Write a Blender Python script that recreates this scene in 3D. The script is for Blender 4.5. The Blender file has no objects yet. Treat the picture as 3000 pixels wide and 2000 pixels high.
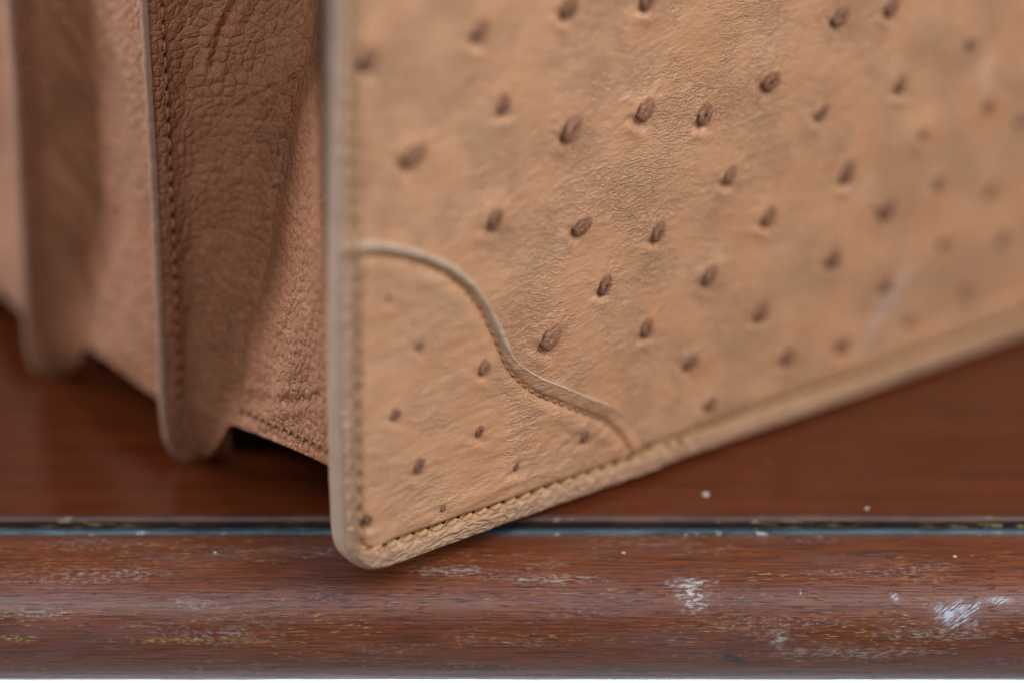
import bpy, math, random
import numpy as np

# ------------------------------------------------------------------ camera
TH = math.radians(24.0)
FPX = 6000.0                                   # focal length in pixels of the 3000 px wide frame
Fv = np.array([0, math.cos(TH), -math.sin(TH)])
Rv = np.array([1.0, 0, 0])
Uv = np.array([0, math.sin(TH), math.cos(TH)])
def ray(x, y): return Fv + Rv*(x-1500)/FPX - Uv*(y-1000)/FPX
CAM = -ray(1500, 1516)*0.415                   # the table's front arris is the origin line
scene = bpy.context.scene
col = scene.collection
cam_d = bpy.data.cameras.new('camera'); cam = bpy.data.objects.new('camera', cam_d); col.objects.link(cam)
cam.location = CAM; cam.rotation_euler = (math.pi/2 - TH, 0, 0)
cam_d.sensor_width = 36.0; cam_d.lens = 72.0; cam_d.clip_start = 0.01; cam_d.clip_end = 50
cam_d.dof.use_dof = True; cam_d.dof.focus_distance = 0.402; cam_d.dof.aperture_fstop = 2.8
scene.camera = cam
scene.render.engine = 'CYCLES'
scene.render.resolution_x, scene.render.resolution_y = 1024, 682
scene.view_settings.view_transform = 'Standard'; scene.view_settings.look = 'None'
scene.view_settings.exposure = 0.0; scene.view_settings.gamma = 1.0
scene.cycles.use_denoising = True
scene.cycles.max_bounces = 4; scene.cycles.diffuse_bounces = 3; scene.cycles.glossy_bounces = 2

# ------------------------------------------------------------------ light
world = bpy.data.worlds.new('World'); scene.world = world; world.use_nodes = True
bg = world.node_tree.nodes['Background']
bg.inputs[0].default_value = (0.80, 0.90, 1.0, 1); bg.inputs[1].default_value = 0.16
def area(name, loc, target, sx, sy, power, colour):
    l = bpy.data.lights.new(name, 'AREA'); l.shape = 'RECTANGLE'; l.size = sx; l.size_y = sy
    l.energy = power; l.color = colour
    o = bpy.data.objects.new(name, l); col.objects.link(o); o.location = loc
    d = np.array(target, float) - np.array(loc, float)
    from mathutils import Vector
    o.rotation_euler = Vector(d).to_track_quat('-Z', 'Y').to_euler()
    return o
area('window_light', (0.66, -0.44, 0.76), (0.0, 0.0, 0.05), 0.6, 0.7, 11.9, (1.0, 0.955, 0.90))
area('side_window_light', (-0.93, 0.36, 0.27), (-0.06, 0.05, 0.06), 0.34, 0.36, 8.8, (1.0, 0.93, 0.85))
area('front_fill_light', (-0.24, -0.40, 0.46), (-0.03, 0.0, 0.06), 0.26, 0.26, 1.45, (1.0, 0.97, 0.94))  # added fill, brightens the gusset and the panel's left side
area('sky_window_light', (0.05, -0.75, 1.30), (0.0, 0.0, 0.0), 0.9, 0.40, 3.6, (0.44, 0.66, 1.0))
area('floor_fill_light', (0.0, 1.35, -0.10), (0.0, 1.15, -0.76), 0.8, 0.5, 20.0, (0.80, 0.93, 1.0))  # added lamp below table height, only there to whiten the floor

# ------------------------------------------------------------------ helpers
rng = np.random.default_rng(7)
random.seed(3)
def make_perlin(seed):
    r = np.random.default_rng(seed); p = r.permutation(256); p = np.concatenate([p, p, p])
    ang = r.uniform(0, 2*np.pi, 256); gx, gy = np.cos(ang), np.sin(ang)
    def f(x, y):
        xi = np.floor(x).astype(int); yi = np.floor(y).astype(int); xf = x-xi; yf = y-yi
        s = xf*xf*xf*(xf*(xf*6-15)+10); t = yf*yf*yf*(yf*(yf*6-15)+10)
        def g(ix, iy, dx, dy):
            h = p[p[ix & 255] + (iy & 255)]; return gx[h]*dx + gy[h]*dy
        a = g(xi, yi, xf, yf); b = g(xi+1, yi, xf-1, yf); c = g(xi, yi+1, xf, yf-1); d = g(xi+1, yi+1, xf-1, yf-1)
        return ((a*(1-s)+b*s)*(1-t) + (c*(1-s)+d*s)*t)*1.4
    return f
pn = [make_perlin(11+i) for i in range(6)]
def sstep(a, b, x):
    t = np.clip((x-a)/(b-a), 0, 1); return t*t*(3-2*t)
def mesh_obj(name, verts, faces, material, parent=None, smooth=True, attrs=None):
    me = bpy.data.meshes.new(name)
    v = np.asarray(verts, dtype=np.float32).reshape(-1, 3); f = np.asarray(faces, dtype=np.int32)
    k = f.shape[1]
    me.vertices.add(len(v)); me.vertices.foreach_set('co', v.ravel())
    me.loops.add(f.size); me.loops.foreach_set('vertex_index', f.ravel())
    me.polygons.add(len(f)); me.polygons.foreach_set('loop_start', np.arange(0, f.size, k, dtype=np.int32))
    me.polygons.foreach_set('loop_total', np.full(len(f), k, dtype=np.int32))
    me.polygons.foreach_set('use_smooth', np.full(len(f), smooth))
    for an, av in (attrs or {}).items():
        a = me.attributes.new(an, 'FLOAT_VECTOR', 'POINT')
        av = np.asarray(av, dtype=np.float32).reshape(-1, 3); a.data.foreach_set('vector', av.ravel())
    me.update(); me.validate()
    me.materials.append(material)
    o = bpy.data.objects.new(name, me); col.objects.link(o)
    if parent: o.parent = parent
    return o
def grid_faces(nr, nc, flip=False, wrap=False):
    i = np.arange(nr-1)[:, None]; j = np.arange(nc if wrap else nc-1)[None, :]; j2 = (j+1) % nc
    a = i*nc+j; b = i*nc+j2; c = (i+1)*nc+j2; d = (i+1)*nc+j
    q = np.stack([a, b, c, d], -1).reshape(-1, 4)
    return q[:, ::-1] if flip else q
def box(name, lo, hi, material, parent=None, bevel=0.0):
    x0, y0, z0 = lo; x1, y1, z1 = hi
    v = [(x0,y0,z0),(x1,y0,z0),(x1,y1,z0),(x0,y1,z0),(x0,y0,z1),(x1,y0,z1),(x1,y1,z1),(x0,y1,z1)]
    f = [(3,2,1,0),(4,5,6,7),(0,1,5,4),(1,2,6,5),(2,3,7,6),(3,0,4,7)]
    o = mesh_obj(name, v, f, material, parent, smooth=False)
    if bevel:
        m = o.modifiers.new('bevel', 'BEVEL'); m.width = bevel; m.segments = 2
    return o
def tag(o, label, cat, group=None):
    o['label'] = label; o['category'] = cat
    if group: o['group'] = group
    return o

# ------------------------------------------------------------------ where the bag's front stands
def on_table(px, py):
    r = ray(px, py); t = -CAM[2]/r[2]; return CAM + r*t
A0 = on_table(1300, 1598); B0 = on_table(3000, 990)
AL = math.atan2(B0[1]-A0[1], B0[0]-A0[0])
ux = np.array([math.cos(AL), math.sin(AL), 0]); gx = np.array([-math.sin(AL), math.cos(AL), 0])
BAG0 = np.array([A0[0], A0[1], 0.0])
def unproj(px, py, g=0.0):
    """pixel -> (u, z) in mm on the plane parallel to the front at depth g mm"""
    r = ray(px, py); t = ((BAG0 + gx*g/1000 - CAM) @ gx)/(r @ gx); q = CAM + r*t - BAG0
    return np.array([q @ ux, q[2]])*1000
def scuff(a, b, wd, st): return (*unproj(*a), *unproj(*b), wd, st)
SCUFFS = [scuff((2700, 720), (2490, 1060), 7.0, 0.5), scuff((2890, 150), (2870, 290), 6.0, 0.35), scuff((2560, 900), (2660, 780), 3.5, 0.35)]

# ------------------------------------------------------------------ materials
class NT:
    def __init__(s, name):
        s.m = bpy.data.materials.new(name); s.m.use_nodes = True; s.t = s.m.node_tree
        s.b = s.t.nodes['Principled BSDF']
    def n(s, kind, ins=None, **props):
        nd = s.t.nodes.new('ShaderNode'+kind)
        for k, v in props.items(): setattr(nd, k, v)
        for k, v in (ins or {}).items(): s.set(nd, k, v)
        return nd
    def set(s, nd, k, v):
        inp = nd.inputs[k]
        if hasattr(v, 'bl_idname') and hasattr(v, 'outputs'): v = v.outputs[0]
        if isinstance(v, bpy.types.NodeSocket): s.t.links.new(v, inp)
        else: inp.default_value = v
    def math(s, op, a, b=0.0, c=None, clamp=False):
        nd = s.n('Math', operation=op, use_clamp=clamp); s.set(nd, 0, a); s.set(nd, 1, b)
        if c is not None: s.set(nd, 2, c)
        return nd.outputs[0]
    def mapr(s, x, a, b, c=0.0, d=1.0, smooth=False):
        nd = s.n('MapRange'); nd.interpolation_type = 'SMOOTHSTEP' if smooth else 'LINEAR'
        for k, v in zip(range(5), (x, a, b, c, d)): s.set(nd, k, v)
        return nd.outputs[0]
    def mix(s, f, a, b, mode='MIX'):
        nd = s.n('Mix', data_type='RGBA', blend_type=mode, clamp_factor=True)
        s.set(nd, 0, f); s.set(nd, 6, a if not isinstance(a, tuple) else (*a, 1)); s.set(nd, 7, b if not isinstance(b, tuple) else (*b, 1))
        return nd.outputs[2]
    def attr(s, name): return s.n('Attribute', attribute_name=name).outputs['Vector']
    def obj(s): return s.n('TexCoord').outputs['Object']
    def mapping(s, vec, loc=(0,0,0), rot=(0,0,0), scale=(1,1,1)):
        return s.n('Mapping', {'Vector': vec, 'Location': loc, 'Rotation': rot, 'Scale': scale}).outputs[0]
    def noise(s, vec, scale, detail=4.0, rough=0.55, dist=0.0):
        return s.n('TexNoise', {'Vector': vec, 'Scale': scale, 'Detail': detail, 'Roughness': rough, 'Distortion': dist}).outputs[0]
    def noisec(s, vec, scale, detail=2.0):
        return s.n('TexNoise', {'Vector': vec, 'Scale': scale, 'Detail': detail}).outputs[1]
    def warp(s, vec, scale, amt):
        c = s.noisec(vec, scale)
        d = s.n('VectorMath', operation='SUBTRACT'); s.set(d, 0, c); s.set(d, 1, (0.5, 0.5, 0.5))
        m = s.n('VectorMath', operation='SCALE'); s.set(m, 0, d.outputs[0]); m.inputs['Scale'].default_value = amt
        a = s.n('VectorMath', operation='ADD'); s.set(a, 0, vec); s.set(a, 1, m.outputs[0])
        return a.outputs[0]
    def voro(s, vec, scale, feature='DISTANCE_TO_EDGE', rand=1.0):
        return s.n('TexVoronoi', {'Vector': vec, 'Scale': scale, 'Randomness': rand}, feature=feature)
    def bump(s, h, strength, dist, normal=None):
        nd = s.n('Bump', {'Height': h, 'Strength': strength, 'Distance': dist})
        if normal is not None: s.set(nd, 'Normal', normal)
        return nd.outputs[0]
    def out(s, colour, rough, normal=None, spec=0.5, coat=0.0, coat_rough=0.3):
        if isinstance(colour, tuple): colour = (*colour, 1)
        s.set(s.b, 'Base Color', colour); s.set(s.b, 'Roughness', rough)
        if normal is not None: s.set(s.b, 'Normal', normal)
        s.set(s.b, 'Specular IOR Level', spec)
        if coat: s.set(s.b, 'Coat Weight', coat); s.set(s.b, 'Coat Roughness', coat_rough)
        return s.m

def ostrich_material(name, angle, stretch, fine=1.0, bmp=0.0005):
    """tan ostrich hide: 'flow' holds millimetres on the hide"""
    s = NT(name); p = s.attr('flow')
    q = s.warp(p, 0.09, 5.0)
    r = s.mapping(q, rot=(0, 0, -angle), scale=(1/stretch, 1.0, 1.0))
    r2 = s.mapping(q, rot=(0, 0, -angle-0.75), scale=(1/(stretch*0.75), 1.0, 1.0))
    rw = s.warp(r, 0.55, 1.1)
    rw2 = s.warp(r2, 0.5, 1.2)
    v1 = s.mapr(s.voro(rw, 0.85*fine).outputs[0], 0.0, 0.13, 0, 1, True)
    v2 = s.mapr(s.voro(rw2, 1.25*fine).outputs[0], 0.0, 0.2, 0, 1, True)
    v3 = s.mapr(s.voro(s.warp(p, 1.0, 0.5), 2.3*fine).outputs[0], 0.0, 0.25, 0, 1, True)
    n1 = s.noise(rw, 0.55, 5, 0.6)
    patchy = s.mapr(s.noise(p, 0.07, 3), 0.38, 0.62, 0.12, 1.0, True)
    h = s.math('MULTIPLY', v1, -0.50)
    h = s.math('ADD', h, s.math('MULTIPLY', v2, -0.26))
    h = s.math('ADD', h, s.math('MULTIPLY', v3, 0.26))
    h = s.math('MULTIPLY', h, patchy)
    lines = s.noise(s.warp(s.mapping(q, rot=(0, 0, -angle), scale=(0.22, 1, 1)), 0.25, 1.6), 0.20, 3, 0.5)
    lines = s.mapr(s.math('ABSOLUTE', s.math('SUBTRACT', lines, 0.5)), 0.0, 0.035, 1, 0, True)
    h = s.math('ADD', h, s.math('MULTIPLY', s.math('MULTIPLY', lines, patchy), 0.30))
    h = s.math('ADD', h, s.math('MULTIPLY', n1, 1.1))
    nrm = s.bump(h, 0.9, bmp)
    tone = s.noise(s.mapping(p, rot=(0, 0, -angle), scale=(0.5, 1, 1)), 0.10, 4, 0.6)
    c = s.mix(s.mapr(tone, 0.32, 0.68), (0.435, 0.208, 0.102), (0.525, 0.280, 0.150))
    fineT = s.noise(rw, 0.9, 5, 0.7)
    c = s.mix(s.mapr(fineT, 0.35, 0.7, 0, 0.35), c, (0.58, 0.335, 0.20))
    for (x0, z0, x1, z1, wd, st) in SCUFFS:          # pale rubbed streaks
        L = math.hypot(x1-x0, z1-z0); m = s.mapping(p, loc=(-(x0+x1)/2, -(z0+z1)/2, 0))
        m = s.mapping(m, rot=(0, 0, -math.atan2(z1-z0, x1-x0))); m = s.mapping(m, scale=(2/L, 2/wd, 0))
        ln = s.math('ADD', s.n('VectorMath', {0: m}, operation='LENGTH').outputs['Value'], s.math('MULTIPLY', s.math('SUBTRACT', fineT, 0.5), 1.6))
        c = s.mix(s.mapr(ln, 0.2, 1.0, st, 0.0, True), c, (0.60, 0.46, 0.39))
    red = s.mapr(s.noise(p, 0.05, 2), 0.55, 0.75, 0, 0.35)
    c = s.mix(red, c, (0.42, 0.20, 0.095))
    rough = s.mapr(s.noise(p, 0.3, 4), 0.3, 0.7, 0.25, 0.39)
    return s.out(c, rough, nrm, spec=0.6)

M = {}
M['ostrich'] = ostrich_material('ostrich_hide', math.radians(24), 2.8, 1.2, 0.00036)
M['ostrich_patch'] = ostrich_material('ostrich_hide_corner', math.radians(6), 3.4, 1.2, 0.00025)

s = NT('quill_leather')                           # darker, polished follicle knobs
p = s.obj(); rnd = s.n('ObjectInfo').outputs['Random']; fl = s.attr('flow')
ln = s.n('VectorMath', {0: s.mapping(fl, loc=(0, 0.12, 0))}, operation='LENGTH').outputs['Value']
nz = s.noise(p, 1500, 3, 0.6, 0.8)
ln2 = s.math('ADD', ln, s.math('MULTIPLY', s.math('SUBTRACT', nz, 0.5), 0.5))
c = s.mix(s.mapr(nz, 0.32, 0.68), (0.150, 0.054, 0.025), (0.285, 0.122, 0.062))
c = s.mix(s.math('MULTIPLY', s.math('MULTIPLY', rnd, rnd), 0.55), c, (0.36, 0.18, 0.095))
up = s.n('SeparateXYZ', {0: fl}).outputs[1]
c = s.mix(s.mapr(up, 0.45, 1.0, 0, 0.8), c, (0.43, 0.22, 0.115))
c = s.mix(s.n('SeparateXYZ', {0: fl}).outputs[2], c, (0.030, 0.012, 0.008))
c = s.mix(s.math('MULTIPLY', s.mapr(ln2, 0.70, 0.92), s.mapr(up, 0.30, -0.25)), c, (0.040, 0.017, 0.011))  # shaded lower-left crescent of the knob, painted into the colour
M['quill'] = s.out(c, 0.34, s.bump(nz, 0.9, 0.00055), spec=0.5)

s = NT('gusset_leather')                          # pebbled red-brown hide
p = s.attr('flow')
q = s.warp(p, 0.12, 3.0)
vs = s.voro(q, 0.50, rand=0.8); d1 = vs.outputs[0]
v1 = s.mapr(d1, 0.0, 0.20, 0, 1, True)
dome = s.math('SUBTRACT', 1.0, s.voro(q, 0.50, 'F1', 0.8).outputs[0])
v2 = s.mapr(s.voro(s.warp(q, 0.5, 0.7), 0.95).outputs[0], 0.0, 0.18, 0, 1, True)
n1 = s.noise(q, 0.8, 5, 0.62)
h = s.math('ADD', s.math('MULTIPLY', v1, 0.35), s.math('MULTIPLY', dome, 0.9))
h = s.math('ADD', h, s.math('MULTIPLY', v2, 0.20)); h = s.math('ADD', h, s.math('MULTIPLY', n1, 0.55))
nrm = s.bump(h, 0.9, 0.00065)
tone = s.noise(p, 0.05, 4, 0.6)
c = s.mix(s.mapr(tone, 0.3, 0.7), (0.235, 0.085, 0.038), (0.365, 0.148, 0.072))
cellc = s.n('TexVoronoi', {'Vector': q, 'Scale': 0.50, 'Randomness': 0.8}, feature='F1')
cv = s.n('SeparateColor', {0: cellc.outputs['Color']}).outputs[0]
c = s.mix(s.math('MULTIPLY', cv, 0.35), c, (0.36, 0.145, 0.068))
c = s.mix(s.mapr(d1, 0.0, 0.07, 0.35, 0.0), c, (0.36, 0.185, 0.11))
M['gusset'] = s.out(c, s.mapr(n1, 0.3, 0.7, 0.40, 0.54), nrm, spec=0.30)

s = NT('edge_paint')                              # grey-brown painted cut edges
p = s.obj()
n = s.noise(p, 260, 5, 0.6)
c = s.mix(s.mapr(n, 0.3, 0.7), (0.32, 0.220, 0.165), (0.40, 0.285, 0.22))
M['edge'] = s.out(c, 0.5, s.bump(s.noise(p, 900, 4), 0.3, 0.0002), spec=0.35)

s = NT('raw_edge')                                # pale raw rim of the corner patch
p = s.obj(); n = s.noise(p, 700, 5, 0.65)
c = s.mix(s.mapr(n, 0.3, 0.7), (0.37, 0.24, 0.165), (0.56, 0.42, 0.325))
M['raw_edge'] = s.out(c, 0.5, s.bump(n, 0.7, 0.0005), spec=0.4)

s = NT('binding_leather')                         # rolled strip with slanting wrinkles
p = s.attr('flow')                                # x along, y across in mm
r = s.warp(s.mapping(p, rot=(0, 0, -0.6), scale=(0.35, 1.3, 1)), 0.5, 0.9)
v = s.mapr(s.voro(r, 0.9).outputs[0], 0, 0.22, 0, 1, True)
n = s.noise(r, 1.2, 5, 0.65)
nrm = s.bump(s.math('ADD', s.math('MULTIPLY', v, 0.5), n), 0.9, 0.0008)
c = s.mix(s.mapr(n, 0.3, 0.7), (0.40, 0.21, 0.115), (0.54, 0.335, 0.21))
c = s.mix(s.mapr(s.noise(p, 0.12, 3), 0.6, 0.72, 0, 0.6), c, (0.24, 0.145, 0.10))
M['binding'] = s.out(c, 0.36, nrm, spec=0.5)

s = NT('suede_lining')
c = s.mix(s.noise(s.obj(), 400, 4), (0.06, 0.028, 0.016), (0.09, 0.045, 0.026))
M['lining'] = s.out(c, 0.9, None, spec=0.1)

def thread(name, c1, c2):
    s = NT(name); p = s.obj()
    w = s.n('TexWave', {'Vector': s.mapping(p, rot=(0, 0.7, 0)), 'Scale': 900.0, 'Distortion': 1.0}).outputs[0]
    return s.out(s.mix(w, c1, c2), 0.6, s.bump(w, 0.8, 0.0002), spec=0.3)
M['thread'] = thread('tan_thread', (0.45, 0.24, 0.105), (0.64, 0.40, 0.21))
M['thread_dark'] = thread('brown_thread', (0.24, 0.12, 0.06), (0.40, 0.22, 0.115))
M['thread_red'] = thread('rust_thread', (0.34, 0.12, 0.055), (0.50, 0.22, 0.12))
s = NT('needle_hole_shade'); M['hole'] = s.out((0.022, 0.012, 0.008), 0.9, None, spec=0.05)  # near-black colour stands in for the shade inside each hole

# wood: 'flow' = (metres along, metres across the profile)
def blob(s, p, x, y, rx, ry, rot, wob, nz):
    """soft mask of one worn patch; p in metres"""
    m = s.mapping(p, loc=(-x, -y, 0))
    m = s.mapping(m, rot=(0, 0, -rot)); m = s.mapping(m, scale=(1/rx, 1/ry, 0))
    ln = s.n('VectorMath', {0: m}, operation='LENGTH').outputs['Value']
    ln = s.math('ADD', ln, s.math('MULTIPLY', s.math('SUBTRACT', nz, 0.5), 3.2*wob))
    return s.mapr(ln, 0.25, 1.0, 1.0, 0.0, True)

def table_wood(name, worn):
    dk = 0.80 if worn else 0.46
    sc3 = lambda a: tuple(v*dk for v in a)
    s = NT(name); p = s.attr('flow')
    g = s.mapping(p, scale=(7, 120, 1))
    gw = s.warp(g, 0.7, 0.5)
    grain = s.noise(gw, 2.2, 8, 0.62)
    fine = s.noise(s.mapping(p, scale=(60, 1400, 1)), 1.0, 4, 0.6)
    broad = s.noise(s.mapping(p, scale=(3, 22, 1)), 1.0, 3)
    if not worn: c = s.mix(s.mapr(grain, 0.30, 0.70), (0.044, 0.0070, 0.0020), (0.108, 0.0225, 0.0065))
    else: c = s.mix(s.mapr(grain, 0.30, 0.70), sc3((0.078, 0.0145, 0.0045)), sc3((0.195, 0.045, 0.013)))
    c = s.mix(s.mapr(broad, 0.35, 0.7, 0, 0.6), c, sc3((0.150, 0.040, 0.016)) if worn else (0.080, 0.0175, 0.0055))
    c = s.mix(s.mapr(fine, 0.36, 0.30, 0, 0.75), c, (0.022, 0.010, 0.008))
    streak = s.noise(s.mapping(p, scale=(75, 2300, 1), loc=(4, 8, 0)), 1.0, 4, 0.65)
    c = s.mix(s.mapr(streak, 0.40, 0.66, 0, 0.55 if worn else 0.15), c, (0.225, 0.066, 0.024))
    c = s.mix(s.mapr(streak, 0.50, 0.34, 0, 0.65 if worn else 0.15), c, (0.040, 0.013, 0.008))
    rough = s.mapr(grain, 0.3, 0.7, 0.17, 0.27)
    hgt = s.math('ADD', s.math('MULTIPLY', grain, 0.4), s.math('MULTIPLY', fine, 0.3))
    if not worn:
        dust = s.voro(s.mapping(p, scale=(1, 1, 0)), 75, 'F1').outputs[0]
        c = s.mix(s.mapr(dust, 0.035, 0.02, 0, 0.5), c, (0.45, 0.40, 0.36))
        return s.out(c, rough, s.bump(hgt, 0.2, 0.0002), spec=0.34)
    fw = s.warp(p, 60, 0.004)
    # chalky rubbed areas: small crumbs gathered into drifts that run with the grain
    drift = s.mapr(s.noise(s.mapping(fw, scale=(28, 150, 1)), 1.0, 4, 0.6), 0.50, 0.68, 0, 1, True)
    crumb = s.mapr(s.noise(s.mapping(p, scale=(700, 1500, 1)), 1.0, 4, 0.7), 0.50, 0.60)
    chalk = s.math('MULTIPLY', drift, crumb)
    thin = s.mapr(s.noise(s.mapping(fw, scale=(18, 90, 1), loc=(3, 1, 0)), 1.0, 5, 0.65), 0.46, 0.70, 0, 0.45, True)
    c = s.mix(thin, c, (0.135, 0.078, 0.080))  # thin wear; its greyed tint also imitates the sky's bluish sheen
    c = s.mix(s.math('MULTIPLY', chalk, 0.40), c, (0.40, 0.35, 0.34))
    # yellow flecks of old size left in the pores
    fl = s.mapr(s.noise(s.mapping(p, scale=(330, 3300, 1), loc=(9, 2, 0)), 1.0, 3, 0.55), 0.60, 0.65)
    flz = s.mapr(s.noise(s.mapping(p, scale=(20, 110, 1), loc=(5, 7, 0)), 1.0, 3), 0.49, 0.60)
    c = s.mix(s.math('MULTIPLY', fl, flz), c, (0.40, 0.235, 0.075))
    pore = s.mapr(s.noise(s.mapping(p, scale=(260, 3000, 1), loc=(1, 4, 0)), 1.0, 3, 0.5), 0.39, 0.34)
    c = s.mix(s.math('MULTIPLY', pore, 0.65), c, (0.012, 0.007, 0.007))
    spot = s.voro(s.mapping(p, scale=(1, 1.2, 0)), 130, 'F1')
    sv = s.n('SeparateColor', {0: spot.outputs['Color']}).outputs[1]
    spk = s.math('MULTIPLY', s.mapr(spot.outputs[0], 0.07, 0.045), s.mapr(sv, 0.72, 0.75))
    c = s.mix(spk, c, (0.50, 0.46, 0.45))
    # single marks: chalk streak by the corner, scuff, dent, long scratch
    MK = lambda X, w: (X, w)
    brk = s.mapr(s.noise(s.mapping(p, rot=(0, 0, 0.12), scale=(520, 1500, 1)), 1.0, 4, 0.72), 0.47, 0.60)
    brk2 = s.mapr(s.noise(s.mapping(s.mapping(p, rot=(0, 0, 0.62)), scale=(300, 2600, 1)), 1.0, 4, 0.7), 0.44, 0.60)
    nz = {300: s.noise(p, 300, 4, 0.7), 800: s.noise(p, 800, 3, 0.7)}
    for (x, y, rx, ry, rot, strength, colr, sc, wob) in MARKS:
        mk = blob(s, p, x, y, rx, ry, rot, wob, nz[800 if sc > 650 else 300])
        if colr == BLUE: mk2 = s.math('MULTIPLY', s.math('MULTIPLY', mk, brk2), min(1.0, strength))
        elif strength > 1: mk2 = s.math('MULTIPLY', mk, strength-1)
        else: mk2 = s.math('MULTIPLY', s.math('MULTIPLY', mk, brk), strength)
        c = s.mix(mk2, c, colr)
    rough = s.mapr(s.math('ADD', thin, chalk), 0.0, 1.2, 0.33, 0.55)
    hgt = s.math('ADD', hgt, s.math('MULTIPLY', chalk, 0.5))
    hgt = s.math('SUBTRACT', hgt, s.math('MULTIPLY', pore, 0.5))
    return s.out(c, rough, s.bump(s.math('ADD', hgt, s.math('MULTIPLY', streak, 0.6)), 0.6, 0.0004), spec=0.40, coat=0.22, coat_rough=0.28)

# ------------------------------------------------------------------ the table
# cross-section (y, z) in mm from the flat top to the underside of the moulding
MA, MB_, MY, MZ = 19.5, 13.95, -3.2, -16.75            # rounded nose: semi-axes and centre
def nose(t):                                        # t 0 = top of the nose .. 1 = under it
    a = math.pi/2 - t*math.pi
    ca, sa = math.cos(a), math.sin(a)
    e = 0.86
    return (MY - MA*abs(ca)**e, MZ + MB_*math.copysign(abs(sa)**e, sa))
NZ = [nose(t) for t in np.linspace(0, 1, 90)]
ARC = np.concatenate([[0], np.cumsum([math.dist(NZ[i], NZ[i+1]) for i in range(len(NZ)-1)])])/1000.0
def nose_hit(px, py):
    """where a pixel meets the moulding: (metres along, arc length)"""
    r = ray(px, py); best = None
    for i in range(len(NZ)-1):
        y0, z0 = NZ[i][0]/1000, NZ[i][1]/1000; y1, z1 = NZ[i+1][0]/1000, NZ[i+1][1]/1000
        A = np.array([[r[1], -(y1-y0)], [r[2], -(z1-z0)]]); b = np.array([y0-CAM[1], z0-CAM[2]])
        if abs(np.linalg.det(A)) < 1e-12: continue
        t, k = np.linalg.solve(A, b)
        if 0 <= k <= 1 and (best is None or t < best[0]): best = (t, CAM[0]+r[0]*t, ARC[i]*(1-k)+ARC[i+1]*k)
    return best[1:] if best else (0.0, 0.03)
def mark(px, py, w, h, rot, strength, colr, sc=400, wob=0.5):
    x, y = nose_hit(px, py); k = 0.395/FPX
    return (x, y, w*k/2, h*k*0.62, rot, strength, colr, sc, wob)
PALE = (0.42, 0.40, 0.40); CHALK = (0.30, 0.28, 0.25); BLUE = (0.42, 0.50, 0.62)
MARKS = [mark(1330, 1665, 330, 46, 0.0, 0.8, CHALK), mark(1620, 1690, 420, 40, 0.0, 0.8, CHALK),
         mark(2030, 1740, 150, 110, -0.5, 1.0, PALE, 600), mark(2020, 1700, 200, 50, 0, 0.9, PALE, 600),
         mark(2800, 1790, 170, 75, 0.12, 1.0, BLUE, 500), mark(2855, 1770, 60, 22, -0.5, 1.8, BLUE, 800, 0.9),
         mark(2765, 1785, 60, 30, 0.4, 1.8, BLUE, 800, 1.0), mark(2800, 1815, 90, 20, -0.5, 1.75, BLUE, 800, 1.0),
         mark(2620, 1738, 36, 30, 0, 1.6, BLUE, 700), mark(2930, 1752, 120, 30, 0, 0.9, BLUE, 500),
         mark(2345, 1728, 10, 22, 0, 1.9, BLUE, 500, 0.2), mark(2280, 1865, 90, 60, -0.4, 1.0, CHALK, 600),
         mark(560, 1760, 200, 60, 0.1, 0.4, CHALK, 500), mark(120, 1790, 260, 40, 0, 0.5, CHALK, 500),
         mark(700, 1840, 120, 40, 0, 0.5, CHALK, 600), mark(2150, 1925, 110, 34, 0.35, 1.8, (0.03, 0.026, 0.03), 300, 0.5),
         mark(2300, 1593, 460, 16, -0.02, 1.75, (0.02, 0.03, 0.036), 300, 0.14),
         mark(2570, 1612, 280, 16, -0.11, 1.75, (0.02, 0.03, 0.036), 300, 0.14),
         mark(2715, 1645, 190, 14, -0.22, 1.5, (0.03, 0.03, 0.036), 300, 0.14),
         mark(560, 1870, 700, 26, 0, 0.75, (0.40, 0.27, 0.07), 300), mark(60, 1862, 160, 26, 0, 0.9, (0.45, 0.32, 0.07), 300),
         mark(2750, 1850, 500, 50, 0, 0.7, CHALK, 500), mark(2500, 1905, 700, 46, 0, 0.7, CHALK, 500),
         mark(1900, 1590, 330, 8, 0, 0.6, CHALK, 300)]
M['table_top'] = table_wood('mahogany_lacquer', False)
M['moulding'] = table_wood('worn_mahogany', True)

s = NT('dark_worn_step'); p = s.attr('flow')
n = s.noise(s.mapping(p, scale=(60, 500, 1)), 1.0, 5, 0.65)
c = s.mix(s.mapr(n, 0.35, 0.65), (0.010, 0.008, 0.007), (0.055, 0.028, 0.020))
sp = s.mapr(s.noise(s.mapping(p, scale=(240, 1500, 1), loc=(2, 2, 0)), 1.0, 3), 0.53, 0.58)
sp = s.math('MULTIPLY', sp, s.mapr(s.noise(s.mapping(p, scale=(14, 14, 1)), 1.0, 2), 0.47, 0.60))
c = s.mix(sp, c, (0.30, 0.24, 0.11))
M['step'] = s.out(c, 0.5, s.bump(n, 0.5, 0.0005), spec=0.3)
s = NT('arris_lacquer'); p = s.attr('flow')
n = s.noise(s.mapping(p, scale=(60, 200, 1)), 1.0, 5, 0.65)
c = s.mix(s.mapr(n, 0.35, 0.65), (0.035, 0.015, 0.011), (0.10, 0.048, 0.036))
sp = s.mapr(s.noise(s.mapping(p, scale=(90, 250, 1), loc=(2, 9, 0)), 1.0, 4), 0.60, 0.70)
c = s.mix(sp, c, (0.34, 0.29, 0.23))
M['arris'] = s.out(c, 0.48, s.bump(n, 0.5, 0.0005), spec=0.5)
s = NT('bead_blue_reflection'); p = s.attr('flow')            # blue sky reflection on the bead, put into its colour
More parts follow.
